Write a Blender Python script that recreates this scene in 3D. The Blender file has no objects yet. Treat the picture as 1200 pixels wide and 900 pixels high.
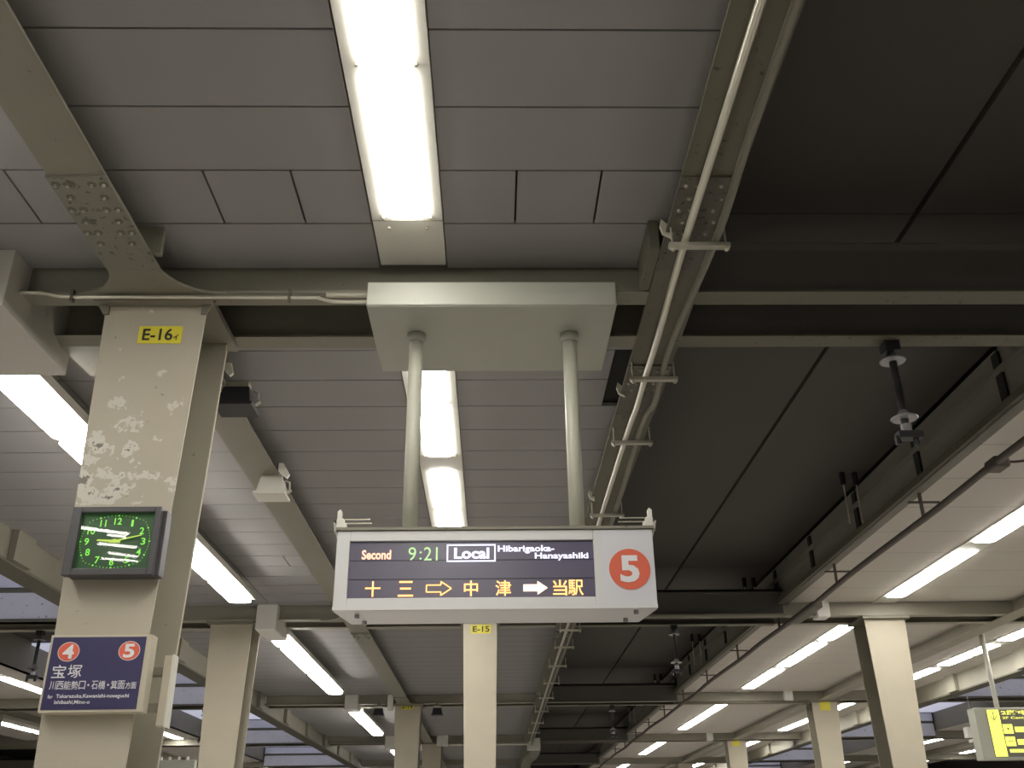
import bpy, math, random
from mathutils import Vector, Matrix
random.seed(7)
sc = bpy.context.scene
col = sc.collection

# ------------------------------------------------------------------ camera
PITCH, YAW, ROLL, FPX = 0.44589, 0.022734, -0.013138, 1135.4
fwd = Vector((math.sin(YAW)*math.cos(PITCH), math.cos(YAW)*math.cos(PITCH), math.sin(PITCH)))
rt0 = Vector((math.cos(YAW), -math.sin(YAW), 0)); up0 = rt0.cross(fwd)
rt = rt0*math.cos(ROLL) + up0*math.sin(ROLL); up = -rt0*math.sin(ROLL) + up0*math.cos(ROLL)
cd = bpy.data.cameras.new('camera'); cam = bpy.data.objects.new('camera', cd); col.objects.link(cam)
cd.sensor_fit = 'HORIZONTAL'; cd.sensor_width = 36; cd.lens = FPX/1200*36; cd.clip_end = 300; cd.clip_start = .05
m = Matrix((rt, up, -fwd)).transposed().to_4x4(); m.translation = Vector((0, 0, 1.55)); cam.matrix_world = m
sc.camera = cam
# ------------------------------------------------------------------ world, exposure
w = bpy.data.worlds.new('world'); sc.world = w; w.use_nodes = True
w.node_tree.nodes['Background'].inputs[0].default_value = (.6, .65, .8, 1)
w.node_tree.nodes['Background'].inputs[1].default_value = .03
sc.view_settings.view_transform = 'Standard'; sc.view_settings.look = 'None'
sc.view_settings.gamma = 1; sc.view_settings.exposure = 0.0; sc.view_settings.use_curve_mapping = False
LAMP = 28.0                                    # radiance of the fluorescent diffusers

# ------------------------------------------------------------------ materials
def mat(name, rgb, rough=.6, metal=0, noise=.12, scale=6, emit=None, strength=0, spec=.5, bump=0):
    m = bpy.data.materials.new(name); m.use_nodes = True; nt = m.node_tree; b = nt.nodes['Principled BSDF']
    b.inputs['Base Color'].default_value = (*rgb, 1); b.inputs['Roughness'].default_value = rough
    b.inputs['Metallic'].default_value = metal; b.inputs['Specular IOR Level'].default_value = spec
    if noise:
        tc = nt.nodes.new('ShaderNodeTexCoord'); n = nt.nodes.new('ShaderNodeTexNoise')
        n.inputs['Scale'].default_value = scale; n.inputs['Detail'].default_value = 5
        nt.links.new(tc.outputs['Object'], n.inputs['Vector'])
        mx = nt.nodes.new('ShaderNodeMix'); mx.data_type = 'RGBA'
        mx.inputs[6].default_value = (*[c*(1-noise) for c in rgb], 1); mx.inputs[7].default_value = (*[min(1, c*(1+noise)) for c in rgb], 1)
        nt.links.new(n.outputs['Fac'], mx.inputs[0]); nt.links.new(mx.outputs[2], b.inputs['Base Color'])
        if bump:
            bp = nt.nodes.new('ShaderNodeBump'); bp.inputs['Strength'].default_value = bump; bp.inputs['Distance'].default_value = .01
            nt.links.new(n.outputs['Fac'], bp.inputs['Height']); nt.links.new(bp.outputs[0], b.inputs['Normal'])
    if emit:
        b.inputs['Emission Color'].default_value = (*emit, 1); b.inputs['Emission Strength'].default_value = strength
    return m

def worn(name, rgb, spots, patch, t_spot=.64, t_patch=2., scale=7, zband=None, rough=.6):
    """painted steel with dark grime spots and, in a band of height, flaked patches of another paint coat"""
    m = mat(name, rgb, rough=rough, noise=0); nt = m.node_tree; b = nt.nodes['Principled BSDF']
    tc = nt.nodes.new('ShaderNodeTexCoord')
    def noise(sc_, off, det=6, st=(1, 1, 1)):
        mp = nt.nodes.new('ShaderNodeMapping'); mp.inputs['Location'].default_value = (off, off*.7, off*1.3); mp.inputs['Scale'].default_value = st
        n = nt.nodes.new('ShaderNodeTexNoise'); n.inputs['Scale'].default_value = sc_; n.inputs['Detail'].default_value = det; n.inputs['Roughness'].default_value = .6
        nt.links.new(tc.outputs['Object'], mp.inputs[0]); nt.links.new(mp.outputs[0], n.inputs['Vector']); return n.outputs['Fac']
    def step(src, a, c):
        r = nt.nodes.new('ShaderNodeMapRange'); r.inputs[1].default_value = a; r.inputs[2].default_value = c
        nt.links.new(src, r.inputs[0]); return r.outputs[0]
    def mix(f, a, c):
        x = nt.nodes.new('ShaderNodeMix'); x.data_type = 'RGBA'; nt.links.new(f, x.inputs[0])
        for i, v in ((6, a), (7, c)):
            if isinstance(v, tuple): x.inputs[i].default_value = (*v, 1)
            else: nt.links.new(v, x.inputs[i])
        return x.outputs[2]
    def math_(op, a, c):
        x = nt.nodes.new('ShaderNodeMath'); x.operation = op
        for i, v in enumerate((a, c)):
            if isinstance(v, (int, float)): x.inputs[i].default_value = v
            else: nt.links.new(v, x.inputs[i])
        return x.outputs[0]
    base = mix(noise(2.2, 3, 4), tuple(c*.88 for c in rgb), tuple(c*1.1 for c in rgb))
    c = mix(step(noise(scale*3, 11), t_spot, t_spot+.06), base, spots)
    if t_patch < 1:
        f = noise(scale, 23)
        if zband:
            sx = nt.nodes.new('ShaderNodeSeparateXYZ'); nt.links.new(tc.outputs['Object'], sx.inputs[0])
            a = step(sx.outputs[2], zband[0], zband[1]); d = step(sx.outputs[2], zband[3], zband[2])
            g = step(sx.outputs[0], .12, -.22)
            k = math_('MULTIPLY', math_('MULTIPLY', a, d), math_('ADD', math_('MULTIPLY', g, .7), .3))
            f = math_('ADD', f, math_('SUBTRACT', math_('MULTIPLY', k, .17), math_('MULTIPLY', math_('SUBTRACT', 1, step(sx.outputs[2], 3.2, 3.3)), .3)))
        c = mix(step(f, t_patch, t_patch+.015), c, patch)
        f2 = math_('SUBTRACT', f, math_('MULTIPLY', step(noise(scale*4, 41), .45, .6), .09))
        c = mix(step(f2, t_patch+.07, t_patch+.09), c, spots)
    nt.links.new(c, b.inputs['Base Color']); return m

M = {}
M['cream'] = worn('cream_paint', (.50, .455, .35), (.30, .27, .2), (.6, .58, .52), t_spot=.72)
M['flaked'] = worn('flaked_cream_paint', (.45, .412, .322), (.20, .185, .15), (.60, .575, .50), t_spot=.68, t_patch=.64, scale=8, zband=(3.15, 3.30, 3.62, 4.0))
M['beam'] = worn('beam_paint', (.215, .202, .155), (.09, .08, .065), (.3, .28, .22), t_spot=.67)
M['palebeam_and_shade'] = worn('pale_beam_paint_and_shade', (.34, .32, .255), (.16, .15, .12), (.36, .34, .28), t_spot=.68)  # pale beams; on column backs and webs the tone stands in for shade
M['pole'] = mat('pole_paint', (.52, .52, .43), .45, noise=.04)
M['trough_box'] = mat('box_paint', (.56, .54, .48), .5, noise=.05)
M['splice'] = worn('rusty_beam_paint', (.20, .19, .15), (.07, .06, .05), (.10, .09, .075), t_spot=.60, t_patch=.63, scale=9)
M['girder'] = worn('dirty_girder_paint', (.125, .116, .08), (.05, .045, .035), (.2, .18, .14), t_spot=.62)
M['girder_splice'] = worn('rusty_girder_paint', (.105, .095, .072), (.03, .027, .02), (.16, .15, .12), t_spot=.58, t_patch=.64, scale=9)
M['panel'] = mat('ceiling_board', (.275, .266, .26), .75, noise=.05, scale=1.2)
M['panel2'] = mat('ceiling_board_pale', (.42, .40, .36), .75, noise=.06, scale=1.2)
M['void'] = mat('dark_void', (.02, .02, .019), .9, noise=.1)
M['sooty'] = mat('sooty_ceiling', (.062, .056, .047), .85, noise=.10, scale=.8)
M['sooty2'] = mat('sooty_fascia', (.20, .192, .16), .7, noise=.12, scale=2)
M['blue'] = mat('cool_grey_sheet', (.66, .67, .75), .6, noise=.10, scale=3)
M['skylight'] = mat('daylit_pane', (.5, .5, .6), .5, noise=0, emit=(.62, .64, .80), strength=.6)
M['face'] = worn('mottled_pale_paint', (.68, .68, .72), (.25, .24, .23), (.8, .8, .8), t_spot=.62, scale=4)
M['white'] = mat('white_enamel', (.66, .65, .58), .42, noise=.03)
M['box_white'] = mat('bright_white_box', (.80, .79, .74), .5, noise=.03)
M['housing'] = mat('painted_box', (.38, .385, .32), .5, noise=.05)
M['pipe'] = mat('galvanised_pipe', (.62, .60, .50), .28, metal=.55, noise=.1, scale=9)
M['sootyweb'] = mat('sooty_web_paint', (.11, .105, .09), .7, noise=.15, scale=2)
M['cable'] = mat('brown_cable', (.10, .085, .07), .6, noise=.2)
M['sign'] = mat('sign_case', (.62, .62, .61), .38, noise=.02)
M['signlight'] = mat('sign_plate', (.62, .62, .65), .4, noise=.02)
M['dark'] = mat('dark_plastic', (.018, .018, .02), .5, noise=.1)
M['bezel'] = mat('clock_bezel', (.06, .058, .062), .45, noise=.08)
M['black'] = mat('black_print', (.02, .02, .02), .6, noise=0)
M['yellow'] = mat('yellow_label', (.74, .66, .05), .5, noise=.06, scale=20)
M['navy'] = mat('navy_board', (.045, .04, .105), .35, noise=.04)
M['red'] = mat('orange_red_print', (.68, .13, .07), .5, noise=.03)
M['print'] = mat('white_print', (.72, .72, .74), .5, noise=0)
M['floor'] = mat('platform_tile', (.50, .47, .44), .5, noise=.12, scale=1.5)
M['bed'] = mat('ballast', (.07, .065, .06), .95, noise=.4, scale=30, bump=.6)
M['rail'] = mat('rail_steel', (.25, .22, .2), .35, metal=.8, noise=.1)
M['wall'] = mat('end_wall', (.10, .095, .09), .8, noise=.1)
M['porcelain'] = mat('insulator_disc', (.30, .30, .30), .25, noise=.1)
M['bolt'] = mat('bolt_paint', (.50, .47, .38), .45, noise=.15, scale=30)
M['boltdull'] = mat('dull_bolt', (.36, .34, .28), .45, noise=.3, scale=30)
M['diffuser'] = mat('lit_diffuser', (.8, .8, .8), .5, noise=0, emit=(1, .965, .90), strength=LAMP)
M['led_bg'] = mat('led_matrix', (.075, .068, .088), .3, noise=.25, scale=5, emit=(.10, .085, .14), strength=.35)
M['led_orange'] = mat('led_orange', (.1, .1, .1), .5, noise=0, emit=(1, .50, .14), strength=2.2)
M['led_arrow'] = mat('led_pale_orange', (.1, .1, .1), .5, noise=0, emit=(1, .72, .50), strength=2.0)
M['led_red'] = mat('led_red', (.1, .1, .1), .5, noise=0, emit=(1, .55, .36), strength=1.6)
M['led_green'] = mat('led_green', (.1, .1, .1), .5, noise=0, emit=(.60, 1, .40), strength=.9)
M['led_white'] = mat('led_white', (.1, .1, .1), .5, noise=0, emit=(.86, .84, 1), strength=1.4)
M['dial'] = mat('clock_dial', (.008, .025, .01), .4, noise=.3, scale=4, emit=(.03, .16, .025), strength=.24)
M['numeral'] = mat('clock_numeral', (.1, .3, .05), .5, noise=0, emit=(.26, .95, .07), strength=.75)
M['hand'] = mat('clock_hand', (.4, .5, .1), .5, noise=0, emit=(.48, .75, .07), strength=.55)
M['yellow_lit'] = mat('lit_yellow', (.6, .6, .1), .5, noise=0, emit=(.90, .93, .16), strength=1.0)
M['sign_grey'] = mat('sign_face_grey', (.16, .15, .13), .4, noise=.05)
def glass(name, ior, rough):
    m = bpy.data.materials.new(name); m.use_nodes = True; nt = m.node_tree; nt.nodes.clear()
    o = nt.nodes.new('ShaderNodeOutputMaterial'); t = nt.nodes.new('ShaderNodeBsdfTransparent'); g = nt.nodes.new('ShaderNodeBsdfGlossy')
    g.inputs['Roughness'].default_value = rough; f = nt.nodes.new('ShaderNodeFresnel'); f.inputs[0].default_value = ior
    x = nt.nodes.new('ShaderNodeMixShader'); nt.links.new(f.outputs[0], x.inputs[0]); nt.links.new(t.outputs[0], x.inputs[1]); nt.links.new(g.outputs[0], x.inputs[2])
    nt.links.new(x.outputs[0], o.inputs[0]); return m
M['glass'] = glass('clear_glass', 1.5, .02); M['matte_glass'] = glass('matte_glass', 1.16, .28)

# ------------------------------------------------------------------ mesh helpers
class MB:
    def __init__(s): s.v = []; s.f = []
    def add(s, vs, fs):
        n = len(s.v); s.v += [tuple(p) for p in vs]; s.f += [tuple(i+n for i in f) for f in fs]; return s
    def box(s, x0, x1, y0, y1, z0, z1):
        return s.hexa([(x0, y0), (x1, y0), (x1, y1), (x0, y1)], z0, [(x0, y0), (x1, y0), (x1, y1), (x0, y1)], z1)
    def hexa(s, b, z0, t, z1):
        vs = [(x, y, z0) for x, y in b] + [(x, y, z1) for x, y in t]
        return s.add(vs, [(3, 2, 1, 0), (4, 5, 6, 7), (0, 1, 5, 4), (1, 2, 6, 5), (2, 3, 7, 6), (3, 0, 4, 7)])
    def prism(s, poly, axis, a, b):
        def P(p, t): return {'x': (t, p[0], p[1]), 'y': (p[0], t, p[1]), 'z': (p[0], p[1], t)}[axis]
        n = len(poly); vs = [P(p, a) for p in poly] + [P(p, b) for p in poly]
        fs = [tuple(range(n))[::-1], tuple(range(n, 2*n))] + [(i, (i+1) % n, n+(i+1) % n, n+i) for i in range(n)]
        return s.add(vs, fs)
    def tube(s, pts, r, n=8):
        pts = [Vector(p) for p in pts]; vs = []; fs = []; prev = None
        for i, p in enumerate(pts):
            d = (pts[min(i+1, len(pts)-1)]-pts[max(i-1, 0)]).normalized()
            a = prev if prev else (Vector((0, 0, 1)) if abs(d.z) < .9 else Vector((1, 0, 0)))
            a = (a - d*a.dot(d)).normalized(); prev = a; b = d.cross(a)
            rr = r[i] if isinstance(r, (list, tuple)) else r
            vs += [p + (a*math.cos(t)+b*math.sin(t))*rr for t in (2*math.pi*k/n for k in range(n))]
        for i in range(len(pts)-1):
            fs += [(i*n+k, i*n+(k+1) % n, (i+1)*n+(k+1) % n, (i+1)*n+k) for k in range(n)]
        fs += [tuple(range(n))[::-1], tuple((len(pts)-1)*n+k for k in range(n))]
        return s.add(vs, fs)
    def ibeam(s, axis, c, z0, z1, a, b, w=.155, tf=.014, tw=.012):
        for (u0, u1, q0, q1) in ((c-w/2, c+w/2, z0, z0+tf), (c-w/2, c+w/2, z1-tf, z1), (c-tw/2, c+tw/2, z0+tf, z1-tf)):
            if axis == 'x': s.box(a, b, u0, u1, q0, q1)
            else: s.box(u0, u1, a, b, q0, q1)
        return s
    def build(s, name, m, parent=None, smooth=False, bevel=0):
        o0 = Vector((0, 0, 0)); q = parent
        while q is not None: o0 += q.location; q = q.parent
        me = bpy.data.meshes.new(name); me.from_pydata([tuple(Vector(p)-o0) for p in s.v], [], s.f); me.validate(); me.update()
        if isinstance(m, str): m = M[m]
        me.materials.append(m)
        import bmesh
        bm = bmesh.new(); bm.from_mesh(me); bmesh.ops.recalc_face_normals(bm, faces=bm.faces); bm.to_mesh(me); bm.free()
        if smooth:
            for p in me.polygons: p.use_smooth = len(p.vertices) <= 4
        o = bpy.data.objects.new(name, me); col.objects.link(o)
        if parent: o.parent = parent
        if bevel:
            bv = o.modifiers.new('bevel', 'BEVEL'); bv.width = bevel; bv.segments = 2; bv.limit_method = 'ANGLE'
        return o
def tag(o, label=None, cat=None, group=None, kind=None):
    for k, v in (('label', label), ('category', cat), ('group', group), ('kind', kind)):
        if v: o[k] = v
    return o
def thing(name, loc, label, cat, group=None):
    o = bpy.data.objects.new(name, None); o.empty_display_size = .1; col.objects.link(o); o.location = loc
    return tag(o, label, cat, group)
def BX(*a): return MB().box(*a)
def copy_tree(o, parent=None):
    c = o.copy(); col.objects.link(c)
    if parent: c.parent = parent
    for ch in o.children: copy_tree(ch, c)
    return c
def text(body, name, m, parent, x0, x1, z0, z1, y, depth=.0015, off=0.0, slant=0):
    """lettering as real raised geometry, fitted into a rectangle of the plane facing -Y"""
    cu = bpy.data.curves.new(name, 'FONT'); cu.body = body; cu.extrude = 0; cu.offset = off; cu.resolution_u = 3; cu.shear = slant
    to = bpy.data.objects.new('tmp', cu); col.objects.link(to); dg = bpy.context.evaluated_depsgraph_get(); dg.update()
    me = bpy.data.meshes.new_from_object(to.evaluated_get(dg)); bpy.data.objects.remove(to); bpy.data.curves.remove(cu)
    xs = [v.co.x for v in me.vertices]; ys = [v.co.y for v in me.vertices]
    if not xs: print('EMPTY TEXT', body); return None
    ax, bx, ay, by = min(xs), max(xs), min(ys), max(ys)
    mb = MB(); mb.v = [(x0+(v.co.x-ax)/max(bx-ax, 1e-6)*(x1-x0), y, z0+(v.co.y-ay)/max(by-ay, 1e-6)*(z1-z0)) for v in me.vertices]
    mb.f = [tuple(p.vertices) for p in me.polygons]; bpy.data.meshes.remove(me)
    return mb.build(name, m, parent)
def flat(poly, name, m, parent, y, d=.002):
    return MB().prism(poly, 'y', y, y+d).build(name, m, parent)
def ellipse(cx, cz, rx, rz, n=32): return [(cx+rx*math.cos(2*math.pi*i/n), cz+rz*math.sin(2*math.pi*i/n)) for i in range(n)]
def rrect(x0, x1, z0, z1, r, n=5):
    out = []
    for cx, cz, a in ((x1-r, z1-r, 0), (x0+r, z1-r, 90), (x0+r, z0+r, 180), (x1-r, z0+r, 270)):
        out += [(cx+r*math.cos(math.radians(a+90*i/n)), cz+r*math.sin(math.radians(a+90*i/n))) for i in range(n+1)]
    return out

ZB, ZC = 4.60, 4.80                    # underside of the steel beams, underside of the ceiling boards
F0, DF = 5.16, 9.3                     # first frame, spacing of frames
FR = [F0+DF*k for k in range(-2, 6)]   # portal frames
Y0, Y1 = -15.5, 62.0

# ------------------------------------------------------------------ floor, track beds, end walls, roof
def S(o): return tag(o, kind='structure')
plat = [(-5.35, 1.35), (4.30, 10.0), (14.3, 20.2), (-14.9, -9.3)]
fl = S(BX(-24, 24, Y0, Y1, -1.35, -1.15).build('floor', 'bed'))
for a, b in plat: BX(a, b, Y0, Y1, -1.15, 0).build('platform_slab', 'floor', fl)
for c in (-8.3, -6.4, 2.0, 3.6, 11.0, 13.2):
    BX(c-.03, c+.03, Y0, Y1, -1.15, -1.0).build('rail', 'rail', fl)
S(BX(-24, 24, Y1, Y1+.2, -1.2, 6.2).build('wall_far', 'wall'))
S(BX(-24, 24, Y0-.2, Y0, -1.2, 6.2).build('wall_near', 'wall'))
S(BX(-24.2, -24, Y0, Y1, -1.2, 6.2).build('wall_left', 'wall'))
S(BX(24, 24.2, Y0, Y1, -1.2, 6.2).build('wall_right', 'wall'))

# ------------------------------------------------------------------ ceilings
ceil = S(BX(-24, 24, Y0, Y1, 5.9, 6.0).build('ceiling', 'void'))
# our platform: rows of boards in the two nearest bays, board by board; one slab beyond
def bay(a, b, y0, y1): return S(BX(a, b, y0, y1, 4.85, 4.90).build('ceiling', 'void'))
cur = bay(-5.3, 1.1, Y0, 5.08)
def board(x0, x1, y0, y1, m='panel'):
    g = .006
    return BX(x0+g, x1-g, y0+g, y1-g, ZC, ZC+.03).build('ceiling_board', m, cur)
segs = [(-5.33, -3.27), (-3.27, -2.07), (-2.07, -.685), (-.28, 1.10)]
P = .4925
rows0 = [5.13-.48-P*i for i in range(0, 7)]    # lower edges of rows before the first frame
edges = [5.13, 4.649, 4.163, 3.673, 3.178, 2.685, 2.19, 1.7]
for i in range(len(edges)-1):
    y1_, y0_ = edges[i], edges[i+1]
    for j, (a, b) in enumerate(segs):
        if i == 1:
            cuts = {0: [-4.4, -3.95], 1: [-2.57], 2: [-1.53, -1.067], 3: [.135, .59]}[j]
            xs = [a]+cuts+[b]
            for p, q in zip(xs[:-1], xs[1:]): board(p, q, y0_, y1_)
        else: board(a, b, y0_, y1_)
bay0 = cur; cur = bay(-5.3, 1.1, 5.83, 14.3)
y = 5.83
i = 0
while y < 14.3:
    e = min(y+(.4 if i == 0 else P), 14.36)
    for j, (a, b) in enumerate(segs):
        if j == 3 and i in (1, 2): b = .90         # gap beside the girder where the boards stop short
        if i == 12:
            cuts = {0: [-4.4, -3.95], 1: [-2.57], 2: [-1.53, -1.067], 3: [.135, .59]}[j]
            xs = [a]+cuts+[b]
            for p, q in zip(xs[:-1], xs[1:]): board(p, q, y, e)
        else: board(a, b, y, e)
    y = e; i += 1
def lined(name, rgb, step, w=.02):
    """boards too far off to tell apart: same colour, faint dark joint lines across the platform"""
    m = mat(name, rgb, .75, noise=0); nt = m.node_tree; b = nt.nodes['Principled BSDF']
    tc = nt.nodes.new('ShaderNodeTexCoord'); sx = nt.nodes.new('ShaderNodeSeparateXYZ'); nt.links.new(tc.outputs['Object'], sx.inputs[0])
    f = nt.nodes.new('ShaderNodeMath'); f.operation = 'DIVIDE'; f.inputs[1].default_value = step; nt.links.new(sx.outputs[1], f.inputs[0])
    g = nt.nodes.new('ShaderNodeMath'); g.operation = 'FRACT'; nt.links.new(f.outputs[0], g.inputs[0])
    h = nt.nodes.new('ShaderNodeMath'); h.operation = 'LESS_THAN'; h.inputs[1].default_value = w/step; nt.links.new(g.outputs[0], h.inputs[0])
    x = nt.nodes.new('ShaderNodeMix'); x.data_type = 'RGBA'; x.inputs[6].default_value = (*rgb, 1); x.inputs[7].default_value = (*[c*.5 for c in rgb], 1)
    nt.links.new(h.outputs[0], x.inputs[0]); nt.links.new(x.outputs[2], b.inputs['Base Color']); return m
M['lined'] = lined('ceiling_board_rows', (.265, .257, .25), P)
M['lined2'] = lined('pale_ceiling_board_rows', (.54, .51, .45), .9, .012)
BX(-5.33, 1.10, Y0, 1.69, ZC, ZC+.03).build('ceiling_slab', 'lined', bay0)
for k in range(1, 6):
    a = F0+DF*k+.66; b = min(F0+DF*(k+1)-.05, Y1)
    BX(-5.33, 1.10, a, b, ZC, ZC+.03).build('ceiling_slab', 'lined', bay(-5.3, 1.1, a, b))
# the other platforms
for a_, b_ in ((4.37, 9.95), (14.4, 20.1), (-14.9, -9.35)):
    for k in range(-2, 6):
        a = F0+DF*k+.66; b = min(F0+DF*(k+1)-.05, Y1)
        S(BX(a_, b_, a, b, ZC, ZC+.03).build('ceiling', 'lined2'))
# high dark ceilings over the tracks, in two strips with a joint between
for a, b in ((1.10, 2.90), (2.94, 4.37)):
    k = F0+.3-9.3*2
    while k < Y1-9:
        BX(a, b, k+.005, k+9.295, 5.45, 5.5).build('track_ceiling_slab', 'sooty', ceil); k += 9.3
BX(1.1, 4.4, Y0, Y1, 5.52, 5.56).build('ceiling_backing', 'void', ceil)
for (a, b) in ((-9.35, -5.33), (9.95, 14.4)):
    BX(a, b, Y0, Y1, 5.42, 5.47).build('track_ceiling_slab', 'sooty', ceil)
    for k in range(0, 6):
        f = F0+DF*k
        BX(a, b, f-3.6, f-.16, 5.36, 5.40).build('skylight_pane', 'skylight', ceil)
# inner sides of the platform ceilings, panel by panel along the track
fz = thing('track_fascia', (4.37, 8, 4.8), 'dark steel fascia panels along the edge of the right platform ceiling', 'fascia')
k = 0; y = 1.9
while y < 52:
    BX(4.37, 4.40, y+.02, y+1.81, 4.84, 5.40).build('fascia_panel', 'sooty2', fz)
    if y < 24: BX(4.345, 4.372, y-.05, y+.06, 4.86, 5.36).build('fascia_slot', 'void', fz)
    y += 1.83
BX(4.30, 4.37, 1.9, 52, 5.16, 5.19).build('fascia_ledge', 'sooty2', fz)
BX(4.30, 4.41, Y0, Y1, 4.775, 4.835).build('edge_gutter', 'sooty2', fz)
BX(4.26, 4.31, Y0, Y1, 4.79, 4.86).build('gutter_lip', 'girder', fz)
tag(BX(1.12, 1.16, Y0, Y1, 4.98, 5.45).build('track_fascia', 'sooty2'), 'dark fascia above the conduit girder, facing the tracks', 'fascia')
tag(BX(14.36, 14.40, Y0, Y1, 4.8, 5.42).build('track_fascia', 'beam'), 'fascia of the farthest platform ceiling at the right, beyond the second tracks', 'fascia')
tag(BX(-9.39, -9.35, Y0, Y1, 4.8, 5.42).build('track_fascia', 'beam'), 'fascia of the far left platform ceiling across the tracks', 'fascia')

# ------------------------------------------------------------------ steel crossbeams, one pair per frame
nth = ['', '', 'over the E-16 column', 'at the E-15 column, second frame from the camera', 'at the E-14 column, third frame from the camera',
       'at the fourth frame from the camera', 'at the fifth frame from the camera', 'at the sixth frame, farthest down the station']
nth[0] = 'behind the viewer, farthest back'; nth[1] = 'behind the viewer, nearest overhead'
for k, f in enumerate(FR):
    t = thing('steel_crossbeam', (0, f, ZB), 'twin painted steel crossbeam %s' % nth[k], 'beam')
    for dy in (0, .57):
        MB().ibeam('x', f+dy, ZB, ZB+.36, -20, 1.12).build('beam_member', 'beam' if k < 3 else 'palebeam_and_shade', t)
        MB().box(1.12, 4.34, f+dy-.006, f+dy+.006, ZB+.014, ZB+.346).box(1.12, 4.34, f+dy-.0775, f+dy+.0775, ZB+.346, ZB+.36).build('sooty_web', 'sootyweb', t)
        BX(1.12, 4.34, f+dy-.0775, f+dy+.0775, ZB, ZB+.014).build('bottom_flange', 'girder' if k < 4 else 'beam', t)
        MB().ibeam('x', f+dy, ZB, ZB+.36, 4.34, 20.5).build('beam_member', 'palebeam_and_shade', t)
    BX(-20, 20.5, f+.05, f+.52, 5.0, 5.03).build('cover_plate', 'void', t)
    if k >= 2:   # deep girder faces across the two outer track bays
        for (a, b) in ((-9.3, -5.3), (9.95, 14.3)):
            BX(a, b, f-.12, f-.06, 4.64, 5.02).build('girder_face', 'face', t)
            BX(a, b, f-.14, f+.1, 4.60, 4.635).build('girder_flange', 'girder', t)
            BX(a, b, f-.10, f-.04, 5.03, 5.09).build('girder_flange', 'girder', t)
            BX(a, b, f-.12, f-.06, 5.10, 5.34).build('upper_face', 'blue', t)

# longitudinal beams
def longbeam(x, name, label, m, y0=Y0, y1=Y1, w=.29, z0=ZB-.004, z1=4.98, splice=True, tf=.016):
    t = thing(name, (x, F0, z0), label, 'beam')
    segs_ = [Y0]+[f+.28 for f in FR if Y0 < f < Y1]+[Y1]
    MB().ibeam('y', x, z0, z1, Y0, Y1, w, tf, .014).build('beam_member', m, t)
    if splice:
        for f in FR[2:5]:
            for (a, b) in ((f-1.22, f-.35), (f+.9, f+1.75)):
                BX(x-w/2-.004, x+w/2+.004, a, b, z0-.014, z0+.002).build('splice_plate', 'splice' if m == 'beam' else 'girder_splice', t)
                if f < 15 :
                    for i in range(6 if b < f else 4):
                        for s in (-1, 1):
                            for q in ((.06, .12) if i % 2 == 0 else (.085,)):
                                yy = a+.06+i*.105
                                MB().tube([(x+s*q, yy, z0-.028), (x+s*q, yy, z0-.013)], .0095, 6).build('bolt', 'boltdull', t)
                                MB().tube([(x+s*q, yy, z0-.0155), (x+s*q, yy, z0-.0135)], .024, 8).build('washer', 'girder', t)
    return t
lb = longbeam(-2.07, 'steel_longitudinal_beam', 'painted steel beam running over the E-16 column, rust at its splices', 'beam')
for f in FR[2:5]:   # curved gusset plates where the beam meets the frame
    for s in (-1, 1):
        r = .32; cx = -2.07+s*(.145+r); poly = [(-2.07, f-.075-r), (-2.07+s*.145, f-.075-r)]
        poly += [(cx-s*r*math.cos(t), f-.075-r+r*math.sin(t)) for t in (math.pi/2*i/8 for i in range(1, 9))]
        poly += [(cx, f+.05), (-2.07, f+.05)]
        if s < 0: poly = poly[::-1]
        MB().prism(poly, 'z', ZB-.012, ZB+.004).build('gusset_plate', 'beam', lb)
BX(-2.05, -1.885, F0-.48, F0-.44, ZB+.02, ZC).build('stiffener', 'beam', lb)
gd = longbeam(1.11, 'conduit_girder', 'dark dirty steel girder carrying the two conduits beside the tracks', 'girder', w=.30)
for yy in (4.42, 6.5, 8.9):
    MB().prism([(.94, ZB-.02), (.985, ZB-.045), (.985, ZB+.02), (.935, ZB+.07), (.925, ZB+.03)], 'y', yy, yy+.025).build('edge_clip', 'bolt', gd)
BX(.90, .955, 4.62, 5.06, ZB, ZC).build('stiffener', 'girder', gd)
e1 = thing('edge_beam', (-5.33, F0, 4.43), 'box edge beam between our platform ceiling and the left tracks', 'beam')
BX(-5.50, -5.33, Y0, Y1, 4.46, 4.86).build('beam_web', 'beam', e1)
BX(-5.62, -5.31, Y0, Y1, 4.43, 4.46).build('beam_flange', 'girder', e1)
y = 1.2
while y < 40:
    BX(-5.325, -5.25, y, y+.45, 4.46, ZC).build('rib', 'beam', e1); y += 3.1
e2 = thing('edge_beam', (9.95, F0, 4.43), 'ribbed edge beam along the right side of the right platform', 'beam')
BX(9.95, 10.1, Y0, Y1, 4.46, 4.86).build('beam_web', 'palebeam_and_shade', e2)
BX(9.93, 10.22, Y0, Y1, 4.43, 4.46).build('beam_flange', 'girder', e2)
y = 12.
while y < 50:
    BX(9.87, 9.945, y, y+.45, 4.46, ZC).build('rib', 'palebeam_and_shade', e2); y += 3.1
longbeam(7.83, 'steel_longitudinal_beam', 'pale steel beam along the middle of the right platform over its columns', 'palebeam_and_shade', splice=False)
longbeam(-12, 'steel_longitudinal_beam', 'steel beam along the middle of the far left platform', 'palebeam_and_shade', splice=False)
longbeam(17.2, 'steel_longitudinal_beam', 'steel beam along the middle of the farthest right platform', 'palebeam_and_shade', splice=False)

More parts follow.
